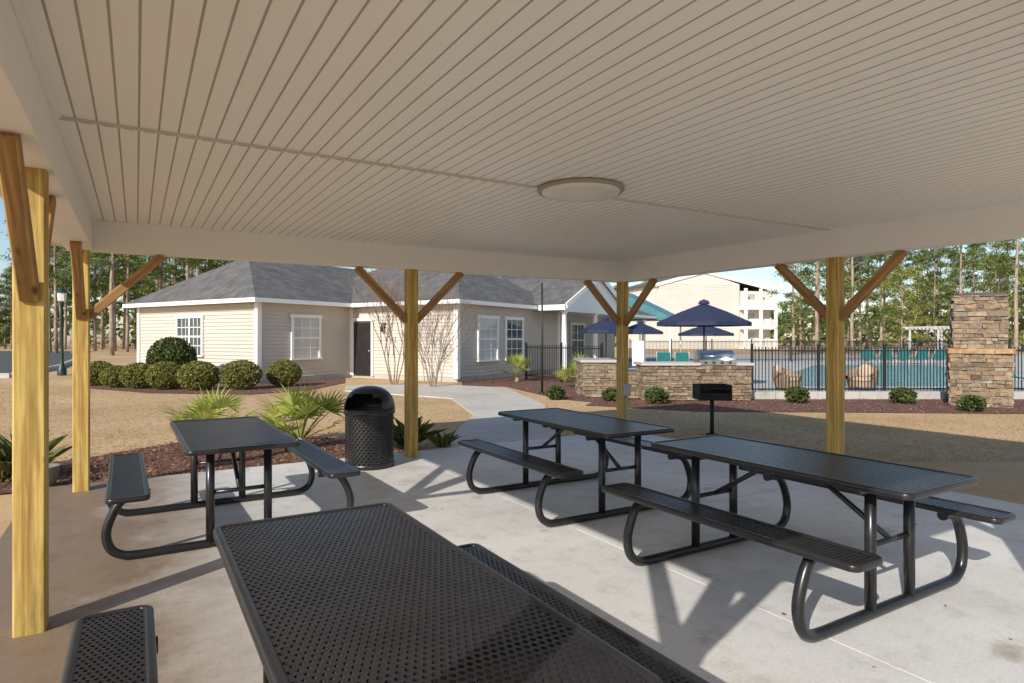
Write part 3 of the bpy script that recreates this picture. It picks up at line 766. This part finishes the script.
# ------------------------------------------------------------------ fences
def fence(p0,p1,h,npan,label,group='black iron fences around the pool'):
    p0=Vector((*p0,0)); p1=Vector((*p1,0)); dv=p1-p0; L=dv.length; ang=math.atan2(dv.y,dv.x)
    e=empty('pool_fence',(p0.x,p0.y,-.014),ang,label,'fence',group)
    pl=L/npan; b=MB()
    b.b2(.03,pl-.03,-.016,.016,h-.12,h-.085); b.b2(.03,pl-.03,-.016,.016,.13,.165)
    k=.10
    while k<pl-.05: b.b2(k-.009,k+.009,-.009,.009,.06,h); k+=.092
    pa=b.build('picket_panel',ironb,e)
    q=MB(); q.b2(-.03,.03,-.03,.03,0,h+.06); q.lathe([(.045,h+.06),(.045,h+.08),(.001,h+.11)],8); po=q.build('post',ironb,e)
    for i in range(npan):
        if i: o=pa.copy(); COL.objects.link(o); o.location=(i*pl,0,0)
        o=po.copy(); COL.objects.link(o); o.location=((i+1)*pl,0,0)
    return e
fence(atd(752,17.2),atd(950,17.4),1.3,3,'black picket fence in front of the pool between counter and fireplace')
fence(atd(1008,17.4),atd(1220,17.4),1.3,3,'black picket fence right of the stone fireplace')
fence(atd(526,23.5),atd(602,20.5),1.3,2,'black picket fence in front of the clubhouse porch')
fence(atd(630,40),atd(1010,44),1.4,10,'far black picket fence behind the pool loungers')

# ------------------------------------------------------------------ umbrellas, loungers, chairs
def umbrella(pos,rad,zt,ze,label,sc=1):
    e=empty('patio_umbrella',pos,R(10),label,'umbrella','navy pool umbrellas')
    b=MB(); n=8; vs=[(0,0,zt)]
    for k in range(n):
        for t in (.5,1.0):
            a=2*math.pi*(k)/n; vs.append((rad*t*math.cos(a),rad*t*math.sin(a),zt-(zt-ze)*(t**1.12)))
    fs=[]
    for k in range(n):
        k2=(k+1)%n; fs+= [(0,1+2*k,1+2*k2),(1+2*k,2+2*k,2+2*k2,1+2*k2)]
    b.add(vs,fs)
    for k in range(n):
        a=2*math.pi*k/n;a2=2*math.pi*(k+1)/n; p=(rad*math.cos(a),rad*math.sin(a)); q=(rad*math.cos(a2),rad*math.sin(a2))
        b.add([(p[0],p[1],ze),(q[0],q[1],ze),(q[0],q[1],ze-.12),(p[0],p[1],ze-.12)],[(0,1,2,3)])
    cn=b.build('canopy',navy,e)
    b=MB(); b.lathe([(.18,zt-.03),(.14,zt+.06),(.001,zt+.12)],12); b.build('vent_cap',navy,cn)
    b=MB(); b.tube([(0,0,0),(0,0,zt)],.025,8); b.build('pole',ironb,e)
    b=MB(); b.lathe([(.001,0),(.28,0),(.28,.06),(.05,.1),(.04,.3)],16); b.build('base',ironb,e)
    b=MB()
    for k in range(n):
        a=2*math.pi*k/n; b.tube([(.03*math.cos(a),.03*math.sin(a),ze+.02),(rad*.55*math.cos(a),rad*.55*math.sin(a),zt-(zt-ze)*.55)],.008,4)
    b.build('ribs',ironb,e)
umbrella(atd(704,19.6),1.45,2.62,2.02,'big navy patio umbrella standing behind the stone kitchen counter')
umbrella(atd(706,31),1.35,2.2,1.75,'smaller navy umbrella seen under the big umbrella')
umbrella(atd(606,27),1.15,2.35,1.85,'navy umbrella close to the clubhouse porch')
umbrella(atd(640,33),1.2,2.35,1.85,'navy umbrella just right of the far corner post')
lo=empty('pool_lounger',(0,0,0),0,'x','lounger','teal pool loungers')
b=MB(); b.box((0,-.3,.34),(.6,1.25,.04)); b.box((0,.55,.58),(.6,.75,.04),Matrix.Rotation(R(50),3,'X')); b.build('sling',teal,lo)
b=MB()
for sx in(-1,1):
    b.tube([(sx*.31,-.92,.33),(sx*.31,.33,.33),(sx*.31,.82,.9)],.022,6)
    for yk in (-.7,.25): b.tube([(sx*.31,yk,.33),(sx*.31,yk,0)],.02,6)
b.build('frame',greyw,lo)
LN=['leftmost','second from left','middle','second from right','rightmost']
for i in range(5): place(lo,i==0,(*atd(868+i*17,37),-.01),-YAW+R(150+i*4),LN[i]+' of the five teal pool loungers right of the pool centre')
for i,(px,l) in enumerate(((664,'left'),(682,'right'))): place(lo,False,(*atd(px,30),-.01),-YAW+R(165),'teal pool lounger behind the stone counter, '+l+' of the two')
ch=empty('patio_chair',(0,0,0),0,'x','chair','wicker patio chairs')
b=MB(); vs=[]; NA=29
for k in range(NA):
    a=R(-32+244*k/(NA-1)); cx_,sy_=math.cos(a),math.sin(a); top=.58+.2*max(0,sy_)
    edge=min(1,min(k,NA-1-k)/4.0); top=.40+(top-.40)*(.45+.55*math.sin(edge*math.pi/2))
    vs+=[(cx_*.40,sy_*.40,.10),(cx_*.45,sy_*.45,.3),(cx_*.49,sy_*.49,top-.05),(cx_*.48,sy_*.48,top-.01),(cx_*.455,sy_*.455,top),(cx_*.43,sy_*.43,top-.02),(cx_*.38,sy_*.38,.3)]
fs=[]
for k in range(NA-1):
    for m_ in range(6): fs.append((7*k+m_,7*k+7+m_,7*k+8+m_,7*k+1+m_))
b.add(vs,fs,True)
b.lathe([(.001,.30),(.39,.30),(.39,.12)],24); b.build('shell',wick,ch)
b=MB(); b.lathe([(.001,.45),(.28,.45),(.35,.42),(.37,.36),(.35,.305),(.001,.305)],24); b.build('cushion',tan,ch)
b=MB(); b.lathe([(.001,-.07),(.2,-.06),(.26,0),(.2,.06),(.001,.07)],18); b.build('back_cushion',tan,ch,(0,.27,.62),(R(76),0,0))
lgp=None
for sx in (-1,1):
    for sy in (-1,1):
        if lgp is None:
            b=MB(); b.tube([(0,0,0),(0,0,.14)],.025,8); lgp=b.build('leg',ironb,ch); o=lgp
        else: o=lgp.copy(); COL.objects.link(o); o.parent=ch
        o.location=(sx*.26,sy*.26,0)
for i,(px,zc,rz,l) in enumerate(((788,18.6,40,'round tan patio chair just right of the stone counter'),(862,18.6,-48,'round tan patio chair behind the fence just right of the front right post'))):
    place(ch,i==0,(*atd(px,zc),-.012),-YAW+R(rz),l,.9)
lo2=place(lo,False,(*atd(1024,18.6),-.01),-YAW+R(20),'teal pool lounger behind the fence at the right edge')

# pool shade pergola
pe=empty('pergola',(*atd(940,49),0),-YAW+R(12),'pale timber pergola behind the pool','pergola')
for i,(xk,yk) in enumerate(((-1.5,-1.3),(1.5,-1.3),(1.5,1.3),(-1.5,1.3))):
    b=MB(); b.chamfer_post(.12,.12,0,2.2,.01,xk,yk); b.build('post',greyw,pe)
b=MB(); b.b2(-1.9,1.9,-1.36,-1.24,2.2,2.33); b.b2(-1.9,1.9,1.24,1.36,2.2,2.33); b.build('beam',greyw,pe)
b=MB()
for k in range(10): b.b2(-1.7+k*.37,-1.65+k*.37,-1.8,1.8,2.332,2.42)
b.build('rafters',greyw,pe)
# sign board, slender pole, street lamp
sg=empty('sign_board',(*atd(638,17.6),0),-YAW,'white vertical notice board on a post right of the far corner post','sign')
b=MB(); b.b2(-.16,.16,-.02,.02,.75,1.45); b.build('board',trimw,sg)
b=MB(); b.b2(-.03,.03,.021,.08,0,1.4); b.build('post',ironb,sg)
b=MB(); b.tube([(0,0,0),(.01,0,1.5),(0,0,3.1)],[.035,.03,.024],8); b.lathe([(.09,.0),(.09,.03),(.04,.06)],12)
tag(b.build('slender_pole',ironb,None,(*atd(542,17.5),-.03)),'slender black upright pole in front of the clubhouse porch','pole')
sl=empty('street_lamp',(*at(62,374.5),-.03),0,'dark green lamp post with lantern at the left road side','street lamp')
b=MB(); b.lathe([(.17,0),(.17,.25),(.12,.35),(.075,.5),(.06,.9),(.05,3.0),(.08,3.03),(.08,3.08)],14); b.build('pole',greenp,sl)
b=MB(); b.lathe([(.09,3.08),(.15,3.12),(.17,3.45)],6,smooth=False); b.build('lantern',lensm,sl)
b=MB(); b.lathe([(.21,3.45),(.19,3.5),(.08,3.62),(.03,3.66),(.001,3.75)],8); b.build('lantern_cap',greenp,sl)

# ------------------------------------------------------------------ trees
def pine_proto(h,cs,cr,ncl,seed,leafm,lsize,nl,broad=False):
    global rnd
    rs=rnd; rnd=random.Random(seed)
    e=empty('pine_tree' if not broad else 'leafy_tree',(0,0,0),0,'x','tree')
    b=MB(); pts=[(0,0,-.2)]; x=y=0
    for k in range(1,8):
        x+=rnd.uniform(-.1,.1); y+=rnd.uniform(-.1,.1); pts.append((x,y,h*k/7.5))
    r0=h*.009+.03; b.tube(pts,[r0*(1-.8*k/7) for k in range(8)],8)
    c=MB()
    for i in range(ncl):
        t=rnd.random()**(.8 if not broad else .7); z=h*(cs+(1-cs)*t)
        wid=cr*(math.sin(math.pi*min(1,.18+.82*t)) if not broad else math.sqrt(max(.05,1-(1.6*(t-.45))**2)))
        a=rnd.uniform(0,6.283); rr=wid*rnd.uniform(.25,1.0)
        k=min(6,int(z/h*7.5)); bx,by=pts[k][0],pts[k][1]
        tip=Vector((bx+rr*math.cos(a),by+rr*math.sin(a),z))
        b.tube([(bx,by,max(.5,z-rr*.35)),((bx+tip.x)/2,(by+tip.y)/2,z-rr*.08),tip],[.04,.028,.01],4,False)
        cl=rnd.uniform(.5,1.0)*cr*.38
        for j in range(nl):
            v=Vector((rnd.gauss(0,.5),rnd.gauss(0,.5),rnd.gauss(0,.26)))*cl
            c.leaf(tip+v,lsize*rnd.uniform(.5,1.2),.20 if not broad else .45)
    b.build('trunk',bark,e); c.build('crown',leafm,e); rnd=rs; return e
PR=[pine_proto(18,.27,2.6,52,101,pinel,.24,66),pine_proto(15,.17,2.4,52,102,pinel,.24,66),pine_proto(20,.38,2.5,48,103,pinel,.24,66),
    pine_proto(9,.12,2.5,46,104,broadl,.14,76,True),pine_proto(6.5,.08,2.2,44,105,pinel,.14,76,True)]
used=[False]*5
def tree(k,pos,sc,label,group):
    o=PR[k] if not used[k] else copy_tree(PR[k]); used[k]=True
    o.location=(pos[0],pos[1],-.05); o.scale=(sc,sc,sc*rnd.uniform(.9,1.1)); o.rotation_euler=(0,0,rnd.uniform(0,6.28)); o['label']=label; o['group']=group
rnd=random.Random(5)
LP='tall slim pine in the dense wood behind the clubhouse at left'; LB='leafy understory tree in the wood at left behind the clubhouse'
RP='tall slim pine in the wood beyond the pool at right'; RB='bushy yellow green tree in the wood beyond the pool at right'; RD='low bushy green tree in the wood beyond the pool at right'
for i in range(54):
    px=-40+i*5.4+rnd.uniform(-4,4); zc=rnd.uniform(56,94)
    if px<24: zc=rnd.uniform(84,98)
    tree(rnd.choice([0,2,2]),atd(px,zc),rnd.uniform(.85,1.1) if px>24 else .6,LP,'pines of the left wood')
for i in range(8):
    px=-30+i*35+rnd.uniform(-8,8); tree(4,atd(px,rnd.uniform(74,96)),rnd.uniform(.6,.9),LB,'understory trees of the left wood')
for i in range(36):
    px=795+i*8.6+rnd.uniform(-5,5); zc=rnd.uniform(54,94)
    tree(rnd.choice([0,1,2]),atd(px,zc),rnd.uniform(.8,1.0),RP,'pines of the right wood')
for i in range(11):
    px=798+i*28+rnd.uniform(-11,11); zc=rnd.uniform(62,85); k=3 if rnd.random()<.8 else 4
    tree(k,atd(px,zc),rnd.uniform(.65,1.05),RB if k==3 else RD,'leafy trees of the right wood' if k==3 else 'low bushy trees of the right wood')
for i in range(6):
    tree([0,1][i%2],atd(520+i*32,108+rnd.uniform(-1,10)),.8,'tall pine rising far behind the clubhouse and the apartment block','pines far behind the clubhouse')
dw=MB()
for i in range(12500):
    px=rnd.uniform(-300,1350); zc=rnd.uniform(110,132); x,y=atd(px,zc); top=7.6+1.8*math.sin(px*.021)+1.5*math.sin(px*.057)
    if 30<px<260: top+=5
    if px<30: top=5
    dw.leaf((x,y,rnd.random()**.8*top),rnd.uniform(.4,1.0),.6)
stuff(tag(dw.build('distant_wood',farl),'far off dense wood closing the horizon behind everything','wood'))

# ------------------------------------------------------------------ light, sky, camera
EL=R(29); AZ=R(240)
S=Vector((math.sin(AZ)*math.cos(EL),math.cos(AZ)*math.cos(EL),math.sin(EL)))
ld=bpy.data.lights.new('sun','SUN'); ld.energy=5.0; ld.angle=R(.5); ld.color=(1.0,.95,.865)
lo_=bpy.data.objects.new('sun',ld); COL.objects.link(lo_); lo_.rotation_euler=S.to_track_quat('Z','Y').to_euler(); lo_.location=(-20,-10,15)
w=bpy.data.worlds.new('World'); scn.world=w; w.use_nodes=True; nt=w.node_tree
sky=nt.nodes.new('ShaderNodeTexSky'); sky.sky_type='NISHITA'; sky.sun_disc=False; sky.sun_elevation=EL; sky.sun_rotation=AZ
sky.dust_density=.6; sky.ozone_density=1.6
bg=nt.nodes['Background']; nt.links.new(sky.outputs[0],bg.inputs[0]); bg.inputs[1].default_value=.15
cd=bpy.data.cameras.new('camera'); cam=bpy.data.objects.new('camera',cd); COL.objects.link(cam)
cd.sensor_width=36; cd.lens=F/1024*36; cd.clip_start=.05; cd.clip_end=1500; cd.shift_y=-(341.5-HY)/1024
cam.location=(0,0,H); cam.rotation_euler=(R(90),0,-YAW); scn.camera=cam
scn.view_settings.view_transform='Standard'; scn.view_settings.look='None'; scn.view_settings.exposure=0
